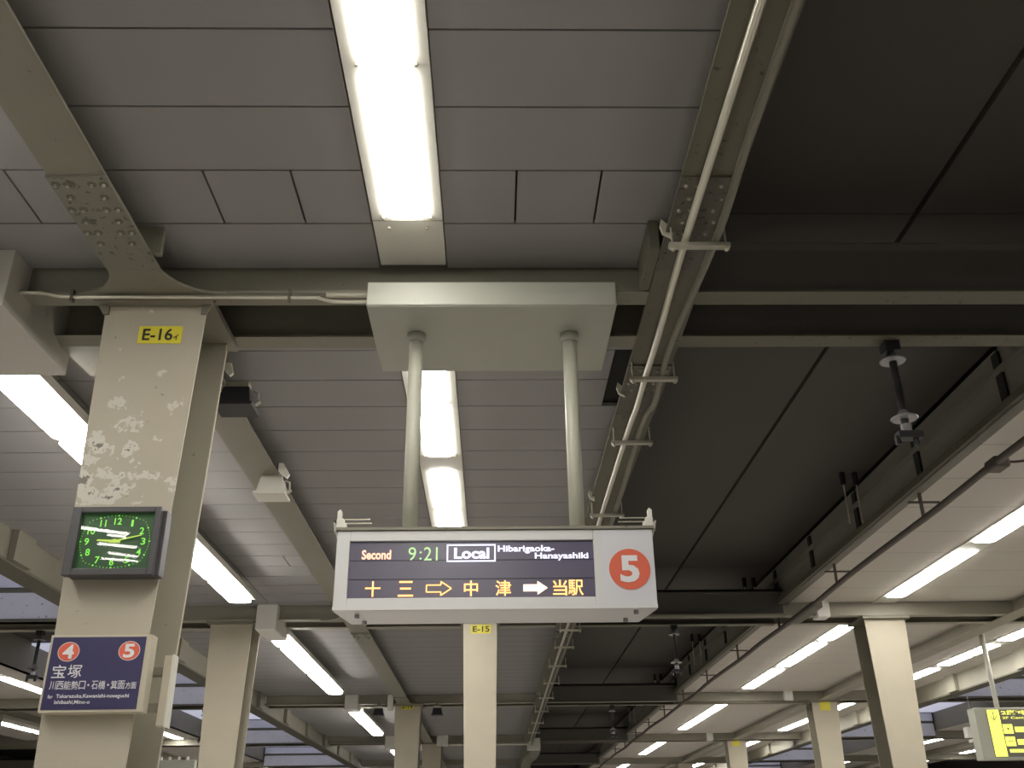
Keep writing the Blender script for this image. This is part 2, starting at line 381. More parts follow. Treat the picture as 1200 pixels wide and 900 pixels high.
# ------------------------------------------------------------------ columns (H sections that taper downward)
def column(x, f, label, wt=.615, wb=.33, m='cream', y_off=.02, dep=.50, cap=True):
    t = thing('steel_column', (x, f+y_off, 0), label, 'column')
    yf, yb = f+y_off, f+y_off+dep; z1 = 4.56 if cap else 4.6; tk = .018
    for (ya, nm, mm) in ((yf, 'front_flange', m), (yb-tk, 'back_flange', 'palebeam_and_shade')):  # back flange and web in a darker tone: recess shade put into the colour
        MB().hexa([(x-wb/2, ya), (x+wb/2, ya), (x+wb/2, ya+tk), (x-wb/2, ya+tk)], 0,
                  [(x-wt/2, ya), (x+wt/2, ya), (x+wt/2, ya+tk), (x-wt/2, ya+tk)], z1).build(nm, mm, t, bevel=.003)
    BX(x-.01, x+.01, yf+tk, yb-tk, 0, z1).build('column_web', 'palebeam_and_shade', t)
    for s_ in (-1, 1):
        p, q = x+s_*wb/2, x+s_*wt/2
        MB().hexa([(p-.001, yb-tk), (p+.003*s_+.001, yb-tk), (p+.003*s_+.001, yb), (p-.001, yb)], 0, [(q-.001, yb-tk), (q+.003*s_+.001, yb-tk), (q+.003*s_+.001, yb), (q-.001, yb)], z1-.05).build('edge_highlight', 'cream', t)  # cream sliver paints in the bright line of lamplight along the back flange
    BX(x-wt/2-.045, x+wt/2+.045, f-.06, f+.62, z1, ZB).build('cap_plate', 'beam', t)
    BX(x-wb/2-.06, x+wb/2+.06, yf-.05, yb+.05, 0, .03).build('base_plate', 'beam', t)
    return t
def label_plate(x, z, y, w, h, body, label, small=None, slant=0):
    t = thing('number_plate', (x, y, z), label, 'label')
    BX(x-w/2, x+w/2, y-.003, y, z-h/2, z+h/2).build('plate', 'yellow', t)
    if body:
        x1 = x+w*(.29 if small else .42)
        text(body, 'lettering', 'black', t, x-w*.40, x1, z-h*.33, z+h*.36, y-.0045, off=.02)
        if small: text(small, 'lettering', 'black', t, x+w*.31, x+w*.43, z-h*.31, z+h*.02, y-.0045, off=.03)
    return t
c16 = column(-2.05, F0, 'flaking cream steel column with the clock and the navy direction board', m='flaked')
MB().prism([(-2.42, ZB), (-2.36, 4.5), (-2.33, 4.5), (-2.33, ZB)], 'y', F0+.0, F0+.02).build('cap_bracket', 'beam', c16)
MB().prism([(-1.68, ZB), (-1.74, 4.5), (-1.77, 4.5), (-1.77, ZB)], 'y', F0+.0, F0+.02).build('cap_bracket', 'beam', c16)
label_plate(-2.0, 4.362, F0+.0195, .262, .118, 'E-16', 'yellow plate lettered E-16 at the top of the nearest column', small='ィ')
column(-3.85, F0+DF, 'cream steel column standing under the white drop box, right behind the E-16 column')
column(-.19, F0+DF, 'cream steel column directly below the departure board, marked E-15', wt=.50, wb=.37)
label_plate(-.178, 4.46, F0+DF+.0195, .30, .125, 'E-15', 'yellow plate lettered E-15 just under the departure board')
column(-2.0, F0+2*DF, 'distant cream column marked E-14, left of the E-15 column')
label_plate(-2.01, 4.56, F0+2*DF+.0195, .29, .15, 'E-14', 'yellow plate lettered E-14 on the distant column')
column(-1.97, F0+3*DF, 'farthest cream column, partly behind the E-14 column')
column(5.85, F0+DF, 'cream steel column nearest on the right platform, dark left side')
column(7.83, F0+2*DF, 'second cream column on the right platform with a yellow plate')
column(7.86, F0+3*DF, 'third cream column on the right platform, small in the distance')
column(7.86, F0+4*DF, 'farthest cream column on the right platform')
label_plate(7.83, 4.48, F0+2*DF+.0195, .25, .22, None, 'plain yellow plate on the second column of the right platform')
label_plate(7.83, 4.50, F0+3*DF+.0195, .25, .18, None, 'plain yellow plate on the third column of the right platform')
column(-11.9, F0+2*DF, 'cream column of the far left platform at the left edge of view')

# ------------------------------------------------------------------ fluorescent light strips
def strip(x, z, w, y0, y1, lamps, label, dw=.285, hh=.05, box_m='white', group=None, dd=.014):
    """sheet-metal trough with lit diffusers underneath"""
    t = thing('light_strip', (x, (y0+y1)/2, z), label, 'light', group)
    BX(x-w/2, x+w/2, y0, y1, z, z+hh).build('trough', box_m, t)
    for (a, b) in lamps:
        n = max(1, round((b-a)/1.2)); L = (b-a)/n
        for i in range(n):
            ya, yb = a+i*L+.010, a+(i+1)*L-.010
            MB().prism(rrect(x-dw/2, x+dw/2, ya, yb, .07, 4), 'z', z-dd, z-.001).build('diffuser', 'diffuser', t)
            if yb < 10 and abs(x) < 2:
                for s in (-1, 1):
                    MB().tube([(x+s*(dw/2+.012), yb, z-.012), (x+s*(dw/2+.012), yb, z)], .009, 6).build('screw', 'bolt', t)
    if 4 < y1 < 5.2 and abs(x) < 2:
        BX(x-w/2, x+w/2, 4.60, 4.604, z-.003, z).build('seam', 'beam', t)
        for s in (-1, 1):
            MB().tube([(x+s*.11, 4.67, z-.012), (x+s*.11, 4.67, z)], .010, 6).build('screw', 'bolt', t)
    return t
where = {-1: 'behind the viewer', 0: 'nearest the viewer', 1: 'past the first crossbeam', 2: 'past the second crossbeam',
         3: 'past the third crossbeam', 4: 'past the fourth crossbeam', 5: 'past the fifth crossbeam'}
def spans(k): return F0+DF*(k-1)+.66, F0+DF*k-.04
for k in range(-1, 2):
    a, b = spans(k)
    if k == 0: L = [(-2.6, -.2), (-.2, 4.58)]
    elif k == 1: L = [(5.93, 8.29), (8.65, 11.05), (11.4, 13.8)]
    else: L = [(a+.6, a+3.0), (a+3.3, a+5.7), (a+6.0, a+8.4)]
    a2, b2 = (-3.4, 5.07) if k == 0 else (a, b)
    strip(-.48, ZC-.012, .40, a2, b2, L, 'white ceiling light strip over the departure board line, ' + where[k], dw=.25)
left = {-1: [(-10.5, -8), (-7.8, -5.2)], 0: [(-9.5, -7), (2.3, 3.9)], 1: [(5.85, 8.3), (8.4, 10.0), (10.3, 12.65)], 2: [(15.15, 15.75), (15.85, 18.3), (18.4, 21.0)],
        3: [(24.1, 29.2)], 4: [(34.2, 38.6)], 5: [(43, 47)]}
for k, L in left.items():
    a, b = spans(k)
    strip(-3.27, 4.515, .32, max(a-.1, -12), (b-.1 if k < 1 else L[-1][1]+.08), L, 'hanging light trough left of the columns, ' + where[k], hh=.075, dw=.28, box_m='white', dd=.06)
rt1 = {-1: [(-10.5, -5)], 0: [(-3, 3)], 1: [(6.4, 8.7), (8.95, 11.2), (11.55, 14.02)], 2: [(15.2, 17.3), (17.55, 20.05), (20.35, 23.05)],
       3: [(25.1, 27.6), (27.6, 31.6)], 4: [(34.1, 40.6)], 5: [(43.3, 49)]}
for k, L in rt1.items():
    a, b = spans(k)
    strip(5.86, ZC-.012, .34, a, b, L, 'light strip along the track side of the right platform, ' + where[k], dw=.27)
rt2 = {1: [(8, 10.4), (10.7, 13.2)], 2: [(15.1, 17.5), (17.85, 20.1), (20.5, 22.4)], 3: [(24.8, 27.6), (28.9, 32.3)], 4: [(34.5, 37.9)], 5: [(43.8, 47.7)]}
for k, L in rt2.items():
    a, b = spans(k)
    strip(9.15, ZC-.012, .34, a, b, L, 'light strip along the far side of the right platform, ' + where[k], dw=.27)
for x, nm in ((-10.0, 'track side of the far left platform'), (-13.5, 'far side of the far left platform'),
              (15.6, 'track side of the farthest right platform'), (19.1, 'outer side of the farthest right platform')):
    for k in range(1, 6):
        a, b = spans(k)
        LL = {-10.0: {1: [(7, 12)], 2: [(17.5, 20.2), (20.5, 23.0)], 3: [(30.2, 32.9)], 4: [(38.2, 41.1)], 5: [(43.5, 48)]},
              -13.5: {1: [(7, 12)], 2: [(17, 22)], 3: [(27.9, 30.4), (30.6, 31.6)], 4: [(34.2, 38.6)], 5: [(43.5, 48)]},
              15.6: {1: [(7, 12)], 2: [(17, 22)], 3: [(26, 31)], 4: [(34.2, 38.8)], 5: [(43.4, 47.2)]},
              19.1: {1: [(7, 12)], 2: [(17, 22)], 3: [(26, 31)], 4: [(39, 41.8)], 5: [(43.8, 46.7)]}}[x][k]
        strip(x, ZC-.012, .34, a, b, LL, 'light strip on the %s, %s' % (nm, where[k]), dw=.27)
# narrow lamps hung crosswise behind the viewer, at the head of the platform (they show in the clock glass)
def cross_lamp(x0, y0, x1, y1, label, w=.055, z=4.70):
    t = thing('narrow_lamp', ((x0+x1)/2, (y0+y1)/2, z), label, 'light')
    d = Vector((x1-x0, y1-y0, 0)).normalized(); n = Vector((-d.y, d.x, 0))*w
    for m_, k_, za_, zb_ in (('white', 1.6, z, z+.08), ('diffuser', 1, z-.03, z-.001)):
        q = [(x0-n.x*k_, y0-n.y*k_), (x1-n.x*k_, y1-n.y*k_), (x1+n.x*k_, y1+n.y*k_), (x0+n.x*k_, y0+n.y*k_)]
        MB().hexa(q, za_, q, zb_).build('trough' if m_ == 'white' else 'diffuser', m_, t)
    return t
for i, (a, b, c_, d_) in enumerate(((-4.38, .21, -3.93, -.15), (-4.20, -.18, -4.01, -.30), (-4.49, -.63, -4.06, -.88), (-4.77, -1.52, -4.32, -1.78), (-4.55, -1.18, -4.22, -1.46))):
    cross_lamp(a, b, c_, d_, 'narrow lamp mirrored in the clock glass, hung behind the viewer, %s' % ['first', 'second', 'third', 'fourth', 'fifth'][i], w=.026 if i in (0, 2) else .016)
# boxes that carry the troughs past the crossbeams
def dropbox(x0, x1, y0, y1, z0, label, m='box_white'):
    t = thing('wiring_box', ((x0+x1)/2, y0, z0), label, 'box')
    BX(x0, x1, y0, y1, z0, 4.84).build('casing', m, t, bevel=.006)
    BX(x0+.01, x1-.01, y0+.01, y1-.01, z0-.006, z0).build('bottom_lid', m, t)
    return t
t = thing('wiring_box', (-3.28, 4.85, 4.42), 'big pale box carrying the left light trough under the first crossbeam', 'box')
BX(-3.72, -2.84, 4.92, 5.85, 4.42, 4.86).build('casing', 'trough_box', t, bevel=.006)
MB().prism([(5.60, 4.59), (6.2, 4.59), (5.70, 4.56)], 'x', -2.84, -2.5).build('bracket_plate', 'beam', t)
dropbox(-3.45, -3.15, F0+DF-.2, F0+DF+.66, 4.44, 'white box hanging at the second crossbeam beside the left light trough')
dropbox(-3.45, -3.15, F0+2*DF-.2, F0+2*DF+.66, 4.48, 'white box hanging at the third crossbeam on the left trough line')
dropbox(4.80, 4.99, F0+DF-.16, F0+DF+.1, 4.57, 'white box beside the hanging cable at the right platform edge')
dropbox(6.86, 7.05, F0+2*DF-.16, F0+2*DF+.1, 4.56, 'small white box at the third crossbeam over the right platform')
dropbox(6.89, 7.07, F0+3*DF-.16, F0+3*DF+.1, 4.60-.02, 'small white box at the fourth crossbeam over the right platform')
dropbox(-3.45, -3.15, F0+3*DF-.2, F0+3*DF+.6, 4.45, 'tiny white box at the fourth crossbeam on the left trough line')
dropbox(-2.46, -2.33, F0+2*DF-.16, F0+2*DF-.09, 4.44, 'tiny white box touching the left side of the E-14 column')
dropbox(-1.80, -1.45, F0+3*DF-.3, F0+3*DF, 4.50, 'small box on the fourth crossbeam above the farthest column')
t = thing('hanging_box', (11.0, 23.5, 3.6), 'white box hung over the right hand tracks, left of the yellow sign', 'box')
BX(10.92, 11.32, 23.4, 23.6, 3.70, 3.93).build('casing', 'white', t); BX(11.0, 11.25, 23.35, 23.6, 3.60, 3.67).build('bottom_unit', 'white', t)
MB().tube([(11.12, 23.5, 3.93), (11.12, 23.5, 5.4)], .012, 6).build('rod', 'pipe', t)

# ------------------------------------------------------------------ conduits under the girder
def smoothpath(pts, n=6):
    out = []
    for i in range(len(pts)-1):
        p0, p1, p2, p3 = [Vector(pts[max(0, min(len(pts)-1, j))]) for j in (i-1, i, i+1, i+2)]
        for s in range(n):
            u = s/n; out.append(.5*((2*p1)+(-p0+p2)*u+(2*p0-5*p1+4*p2-p3)*u*u+(-p0+3*p1-3*p2+p3)*u**3))
    return out+[Vector(pts[-1])]
za = 4.505
tag(MB().tube(smoothpath([(1.055, Y0, za), (1.052, -4, za), (1.05, 2.7, za), (1.05, 4.4, za), (1.07, 5.5, za), (1.072, 6.1, za), (1.08, 6.6, za), (1.072, 7.1, za), (1.078, 9.1, za), (1.11, 14.4, za), (1.12, 21, za), (1.15, 32.9, za)]), .021, 10)
    .build('conduit_pipe', 'pipe', smooth=True), 'bright steel conduit, left one of the pair under the dark girder', 'pipe')
tag(MB().tube(smoothpath([(1.20, Y0, za), (1.20, -4, za), (1.19, 2.7, za), (1.215, 4.3, za), (1.17, 5.5, za), (1.182, 6.1, za), (1.20, 6.55, za), (1.162, 7.0, za), (1.205, 9.4, za), (1.20, 14.5, za), (1.20, 21, za), (1.23, 32.9, za)]), .021, 10)
    .build('conduit_pipe', 'beam', smooth=True), 'duller conduit, right one of the pair under the dark girder', 'pipe')
cl = thing('pipe_clamp', (1.12, 4.37, 4.47), 'steel clamp bar holding both conduits under the girder', 'clamp', 'clamp bars under the conduits')
cl['label'] = 'steel clamp bar holding both conduits just before the first crossbeam'
BX(.955, 1.285, 4.355, 4.395, 4.452, 4.476).build('bar', 'pipe', cl)
for s in (.975, 1.265): MB().tube([(s, 4.375, 4.43), (s, 4.375, 4.60)], .006, 6).build('threaded_rod', 'pipe', cl)
for s in (.975, 1.265): MB().tube([(s, 4.375, 4.438), (s, 4.375, 4.452)], .014, 6).build('nut', 'pipe', cl)
cn = ['steel clamp bar on the conduits above the viewer, out of the frame', 'steel clamp bar on the conduits just past the first crossbeam', 'steel clamp bar on the conduits where they bend, third from the viewer',
      'steel clamp bar on the conduits right above the departure board corner', 'fifth clamp bar on the conduits, behind the departure board', 'sixth clamp bar on the conduits, behind the departure board',
      'clamp bar on the conduits close below the departure board', 'second clamp bar on the conduits below the departure board', 'third clamp bar on the conduits below the departure board',
      'fourth clamp bar on the conduits below the departure board', 'clamp bar on the conduits just before the third crossbeam', 'clamp bar on the conduits just past the third crossbeam',
      'second last clamp bar before the conduits reach their junction box', 'last clamp bar before the conduits reach their junction box']
for yy, lab in zip((1.6, 6.02, 7.19, 9.07, 10.9, 12.7, 14.63, 16.0, 17.8, 19.8, 21.9, 24.2, 26.6, 29), cn):
    c = copy_tree(cl); c['label'] = lab; c.location = (1.12+(0 if yy < 14 else .035), yy, 4.47)
t = thing('pull_box', (1.3, 33, 4.34), 'square junction box where the pair of conduits ends', 'box')
BX(1.09, 1.50, 32.9, 33.3, 4.345, 4.70).build('casing', 'white', t, bevel=.01)
MB().tube(smoothpath([(1.38, 33.3, 4.5), (1.42, 35, 4.5), (1.40, 36, 4.45), (1.15, 36.4, 4.2), (1.12, 36.5, 3.2)]), .17, 10).build('duct', 'beam', t, smooth=True)
tag(MB().tube([(-1.4, F0+3*DF-.2, 4.52), (1.12, F0+3*DF-.2, 4.52)], .035, 8).build('cross_pipe', 'pipe'), 'pale pipe along the fourth crossbeam right of the E-14 column', 'pipe')
tag(MB().tube([(1.2, F0+DF-.14, 4.60), (4.3, F0+DF-.14, 4.60)], .03, 8).build('cross_pipe', 'beam'), 'thin pipe along the second crossbeam over the dark track', 'pipe')
tag(MB().tube([(4.4, F0+2*DF-.14, 4.55), (7.4, F0+2*DF-.14, 4.55)], .035, 8).build('cross_pipe', 'girder'), 'dark pipe along the third crossbeam over the right platform', 'pipe')
# thin cable conduits along the first crossbeam
yc = F0-.09
t = thing('thin_conduit', (-1.5, yc, 4.57), 'thin conduit with a bend clipped along the first crossbeam above the E-16 column', 'pipe')
MB().tube(smoothpath([(-2.95, yc, 4.593), (-2.72, yc, 4.592), (-2.58, yc, 4.566), (-2.3, yc, 4.562), (-1.15, yc, 4.557), (-1.05, yc, 4.552), (-.95, yc, 4.528), (-.73, yc, 4.527)]), .0105, 8).build('conduit', 'pipe', t, smooth=True)
MB().tube([(-1.0, yc, 4.575), (-.73, yc, 4.573)], .016, 8).build('upper_conduit', 'pipe', t)
for xx in (-2.52, -1.22): BX(xx-.008, xx+.008, yc-.016, yc+.02, 4.53, 4.61).build('clip', 'girder', t)

# ------------------------------------------------------------------ hanging cable with brackets, right platform edge
t = thing('hanging_cable', (4.40, 8, 4.5), 'thick brown cable hung along the track edge of the right platform', 'cable')
pts = [(4.37+.015*math.sin(i*.9), 2+i*1.4, 4.50+.012*math.sin(i*2.1)) for i in range(34)]
MB().tube(smoothpath(pts, 3), .034, 8).build('cable', 'cable', t, smooth=True)
MB().tube(smoothpath([(4.43, 2, 4.53), (4.43, 5, 4.53), (4.42, 7.4, 4.54), (4.38, 8.2, 4.52)], 5), .014, 6).build('thin_cable', 'cable', t)
BX(4.33, 4.47, 7.75, 7.95, 4.46, 4.56).build('cable_joint', 'cable', t, bevel=.02)
MB().tube(smoothpath([(4.40, 7.8, 4.53), (4.50, 7.9, 4.56), (4.62, 7.85, 4.54), (4.9, 7.7, 4.56)], 5), .012, 6).build('branch_cable', 'cable', t)
y = 9.37
h = thing('cable_hanger', (4.37, y, 4.5), 'small dark bracket holding the brown cable under the ceiling edge', 'bracket', 'cable hangers along the ceiling edge')
BX(4.355, 4.385, y-.012, y+.012, 4.53, 4.775).build('drop_strap', 'cable', h)
BX(4.24, 4.56, y-.012, y+.012, 4.665, 4.685).build('cross_bar', 'cable', h)
h['label'] = 'dark bracket nearest the viewer holding the brown cable'
on = ['second', 'third', 'fourth', 'fifth', 'sixth', 'seventh', 'eighth', 'ninth', 'tenth', 'farthest']
for i in range(1, 11):
    c = copy_tree(h); c.location.y = y+i*2.75; c['label'] = on[i-1]+' dark bracket along the brown cable, counted from the viewer'
for i, yy in enumerate((10.6, 15.5, 20.1, 25.2, 30.4)):
    t = thing('hanging_rods', (4.15, yy, 4.85), 'pair of thin bright rods with black tops over the track, %s' % ['nearest pair', 'second pair from the viewer', 'third pair from the viewer', 'fourth pair from the viewer', 'farthest pair'][i], 'rods')
    for dx in (-.07, .08):
        MB().tube([(4.15+dx, yy, 4.84), (4.15+dx, yy, 5.30)], .010, 6).build('rod', 'pipe', t)
        MB().tube([(4.15+dx, yy, 5.30), (4.15+dx, yy, 5.45)], .035, 8).build('rod_head', 'dark', t)
t = thing('cable_tray', (4.6, F0+DF, 4.6), 'short dark tray under the cable just left of the nearest right column', 'tray')
BX(4.46, 4.60, F0+DF-1.0, F0+DF+.1, 4.52, 4.60).build('tray', 'girder', t)

# ------------------------------------------------------------------ insulators over the tracks
def insulator(x, y, label, ztop=4.60, L=.63):
    t = thing('line_insulator', (x, y, ztop), label, 'insulator')
    z = ztop
    BX(x-.05, x+.05, y-.05, y+.05, z-.07, z).build('top_bracket', 'dark', t)
    MB().tube([(x, y, z-.62), (x, y, z-.05)], .026, 10).build('stem', 'dark', t)
    for dz in (.13, .55):
        MB().tube([(x, y, z-dz-.012), (x, y, z-dz-.004), (x, y, z-dz+.02), (x, y, z-dz+.05)], [.080, .088, .045, .028], 20).build('disc', 'porcelain', t, smooth=True)
    MB().tube([(x, y, z-.66), (x, y, z-.60)], .035, 10).build('socket', 'porcelain', t)
    BX(x-.07, x+.09, y-.04, y+.04, z-.70, z-.655).build('clamp', 'dark', t)
    for dx in (-.07, .05): MB().tube([(x+dx, y, z-.74), (x+dx, y, z-.68)], .02, 8).build('clamp_jaw', 'dark', t)
    return t
insulator(2.69, F0+.57+.03, 'grey disc insulator hanging over the dark track, right of the board')
insulator(2.78, F0+DF+.57, 'distant disc insulator over the dark track below right of the board')
insulator(2.85, F0+2*DF+.57, 'tiny disc insulator over the dark track in the far distance')
insulator(-6.87, F0+DF+.57, 'disc insulator over the left tracks beside the navy direction board')
insulator(-6.87, F0+2*DF+.57, 'far disc insulator over the left tracks behind the second column')

# ------------------------------------------------------------------ loudspeakers under the beams
def speaker(x, y, z, w, m, label, knob=True):
    """trapezoid case with a wider lip at the bottom"""
    t = thing('loudspeaker', (x, y, z), label, 'loudspeaker')
    h = w*.62
    MB().hexa([(x-w*.46, y-w*.4), (x+w*.46, y-w*.4), (x+w*.46, y+w*.4), (x-w*.46, y+w*.4)], z+.02,
              [(x-w*.36, y-w*.28), (x+w*.36, y-w*.28), (x+w*.36, y+w*.28), (x-w*.36, y+w*.28)], z+h).build('case', m, t, bevel=.008)
    BX(x-w*.52, x+w*.52, y-w*.46, y+w*.46, z, z+.022).build('lip', m, t)
    BX(x-w*.36, x+w*.30, y-.04, y+.04, z+h, z+h+.05).build('mounting_bar', 'pipe', t)
    BX(x-.03, x+.03, y-.03, y+.03, z+h+.05, ZB+.01).build('hanger', 'beam', t)
    if knob:
        MB().tube([(x+w*.42, y-.02, z+h*.9), (x+w*.58, y-.02, z+h*.8), (x+w*.60, y-.02, z+h*.3), (x+w*.5, y-.02, z+.03)], .008, 6).build('bracket_arm', 'pipe', t)
        MB().tube([(x+w*.52, y-.03, z+.03), (x+w*.66, y-.03, z+.06)], .018, 8).build('knob', 'pipe', t)
    return t
speaker(-1.84, 6.4, 4.405, .26, 'dark', 'black trapezoid loudspeaker bracketed right of the E-16 column')
speaker(-1.98, 8.3, 4.40, .27, 'white', 'white trapezoid loudspeaker under the beam behind the E-16 column', knob=True)
for x, lb_ in ((-2.66, 'small black loudspeaker left of the E-14 column'), (-1.30, 'small black loudspeaker right of the E-14 column')):
    speaker(x, F0+2*DF-.12, 4.33, .26, 'dark', lb_, knob=False)
speaker(-.62, F0+3*DF-.2, 4.22, .3, 'dark', 'tiny black loudspeaker at the fourth crossbeam left of the E-15 column', knob=False)
t = thing('beam_clip', (-1.83, 8.15, 4.6), 'white clip plate on the right flange of the beam by the white loudspeaker', 'clip')
MB().prism([(-1.90, 4.585), (-1.82, 4.52), (-1.80, 4.56), (-1.86, 4.66), (-1.90, 4.66)], 'y', 8.12, 8.16).build('clip_plate', 'white', t)
t = thing('beam_clip', (-1.83, 6.1, 4.6), 'white clip plate on the beam flange above the black loudspeaker', 'clip')
MB().prism([(-1.87, 4.585), (-1.83, 4.54), (-1.81, 4.56), (-1.83, 4.64), (-1.87, 4.64)], 'y', 6.1, 6.13).build('clip_plate', 'white', t)

# ------------------------------------------------------------------ mounting housing and the departure board
t = thing('mounting_housing', (0, 4.99, 4.454), 'pale painted sheet box around the crossbeam above the departure board', 'housing')
BX(-.745, .745, 4.985, 5.87, 4.454, 4.615).build('casing', 'housing', t, bevel=.008)
BX(-.735, .735, 4.995, 5.86, 4.45, 4.453).build('bottom_lid', 'housing', t)
for xx, nm in ((-.472, 'left'), (.485, 'right')):
    r = thing('hanger_pole', (xx, 5.35, 3.16), 'white round pole holding up the %s end of the departure board' % nm, 'pole')
    MB().tube([(xx, 5.35, 3.15), (xx, 5.35, 4.45)], .044, 20).build('tube', 'pole', r, smooth=True)
    MB().tube([(xx, 5.35, 4.395), (xx, 5.35, 4.452)], .058, 20).build('collar', 'housing', r, smooth=True)
    MB().tube([(xx, 5.35, 3.155), (xx, 5.35, 3.175)], .062, 20).build('foot_ring', 'beam', r, smooth=True)

X0, X1, ZL, ZT, YF = -.857, .887, 2.70, 3.138, 5.20
bd = thing('departure_board', (0, YF, ZL), 'hanging departure board with a lit dot matrix panel and platform number 5', 'sign')
def ring(x0, x1, z0, z1, a0, a1, b0, b1, ya, yb):
    mb = MB(); mb.box(x0, a0, ya, yb, z0, z1); mb.box(a1, x1, ya, yb, z0, z1); mb.box(a0, a1, ya, yb, z0, b0); mb.box(a0, a1, ya, yb, b1, z1); return mb
LX0, LX1, LZ0, LZ1 = -.785, .556, 2.765, 3.080
ring(X0, X1, ZL, ZT, LX0, LX1, LZ0, LZ1, YF, YF+.03).build('front_frame', 'sign', bd, bevel=.004)
MB().hexa([(X0, YF+.03), (X1, YF+.03), (X1-.055, YF+.36), (X0+.055, YF+.36)], ZL, [(X0, YF+.03), (X1, YF+.03), (X1-.055, YF+.36), (X0+.055, YF+.36)], ZT).build('case', 'sign', bd)
MB().prism([(YF-.012, ZT+.002), (YF+.37, ZT+.002), (YF+.37, ZT+.018), (YF-.012, ZT+.018)], 'x', X0-.008, X1+.008).build('lid', 'beam', bd)
BX(X0, X1, YF-.006, YF+.0, ZL, ZL+.02).build('bottom_hinge', 'sign', bd)
BX(.60, X1-.004, YF-.003, YF, ZL+.02, ZT-.006).build('number_panel', 'signlight', bd)
flat(ellipse(.748, 2.912, .113, .113), 'number_disc', 'red', bd, YF-.006)
text('5', 'number', 'print', bd, .694, .800, 2.838, 2.988, YF-.0075, off=.035)
pn = BX(LX0, LX1, YF+.020, YF+.028, LZ0, LZ1).build('led_panel', 'led_bg', bd)
for z in (2.871, 2.975): BX(LX0, LX1, YF+.0165, YF+.02, z-.0015, z+.0015).build('module_seam', 'dark', pn)
BX(LX0, LX1, YF+.0165, YF+.02, LZ1-.004, LZ1).build('module_seam', 'dark', pn)
yt = YF+.0155
def px(x): return (x-581.5)*.004727+.0165        # board face: pixel column / row of the lettering to metres
def pz(y): return 2.70+(714-y)*.00471
tx = lambda s, m_, a, b, c, d, off=.0: text(s, 'led_text', m_, bd, px(a), px(b), pz(d), pz(c), yt, off=off)
tx('Second', 'led_red', 426, 460, 643, 654.5, .03)
tx('9', 'led_green', 480, 489, 640, 656, .0); tx(':', 'led_green', 493, 495.5, 645, 655, .0); tx('21', 'led_green', 498, 514, 640, 656, .0)
tx('Local', 'led_white', 533, 574, 641, 654.5, .035)
tx('Hibarigaoka-', 'led_white', 584, 650, 638.5, 648.5, .03); tx('Hanayashiki', 'led_white', 627, 689.5, 647.5, 657, .03)
for (a, b, c, d) in ((524.5, 581.5, 637, 638.8), (524.5, 581.5, 656.2, 658), (524.5, 526.2, 637, 658), (579.8, 581.5, 637, 658)):
    BX(px(a), px(b), yt-.002, yt, pz(d), pz(c)).build('led_frame_bar', 'led_white', bd)
for s, a, b in (('十', 432, 449.5), ('三', 469.5, 487), ('中', 545, 561), ('津', 581, 599), ('当', 647, 663.5), ('駅', 664.5, 682)):
    tx(s, 'led_orange', a, b, 680, 698, .008)
def arrow(a, b, c, d, s=0):
    mz = (c+d)/2; h = (d-c)/2; nk = a+(b-a)*.58
    return [(px(a+s), pz(mz-h*.5+s)), (px(nk+s*.0), pz(mz-h*.5+s)), (px(nk), pz(c+s*1.7)), (px(b-s*1.6), pz(mz)), (px(nk), pz(d-s*1.7)), (px(nk), pz(mz+h*.5-s)), (px(a+s), pz(mz+h*.5-s))]
flat(arrow(613, 641, 681, 697), 'led_arrow', 'led_arrow', bd, yt-.001)
out = arrow(502, 530.5, 681, 697)
for i in range(len(out)):
    p, q = out[i], out[(i+1) % len(out)]
    MB().tube([(p[0], yt-.001, p[1]), (q[0], yt-.001, q[1])], .0032, 6).build('led_arrow_outline', 'led_orange', bd)
BX(LX0, LX1, YF+.003, YF+.006, LZ0, LZ1).build('glass_cover', 'matte_glass', bd)
for xx, yy in ((px(422), YF+.10), (px(742), YF+.05), (px(426), YF+.28), (px(735), YF+.25)):
    MB().tube([(xx, yy, ZL-.02), (xx, yy, ZL)], .014, 8).build('latch', 'porcelain', bd)
for s in (-1, 1):
    cx = X0-.012 if s < 0 else X1+.012
    k = thing('board_bracket', (cx, YF+.05, ZT), 'white curled bracket on the top %s corner of the departure board' % ('left' if s < 0 else 'right'), 'bracket')
    prof = [(0, -.02), (-.005, .03), (.012, .055), (.012, .10), (.028, .112), (.036, .10), (.036, .062), (.052, .055), (.052, .04), (.066, .028), (.066, .01), (.045, -.0)]
    prof = [(cx-s*u+(s*.01), ZT+.02+v) for u, v in prof]
    MB().prism(prof, 'y', YF+.02, YF+.045).build('curled_plate', 'white', k)
    BX(min(cx, cx+s*.014), max(cx, cx+s*.014), YF+.01, YF+.05, ZT+.045, ZT+.065).build('rubber_stop', 'dark', k)
    MB().prism([(cx+s*.004, ZT+.05), (cx+s*.016, ZT+.05), (cx-s*.012, ZT-.05), (cx-s*.016, ZT-.05)], 'y', YF+.0, YF+.03).build('strut', 'housing', k)
    for dz, L in ((.035, .11), (.062, .15), (.085, .14)):
        MB().tube([(cx-s*.04, YF+.06, ZT+dz), (cx-s*(.04+L), YF+.06, ZT+dz)], .004, 6).build('stay_wire', 'pipe', k)

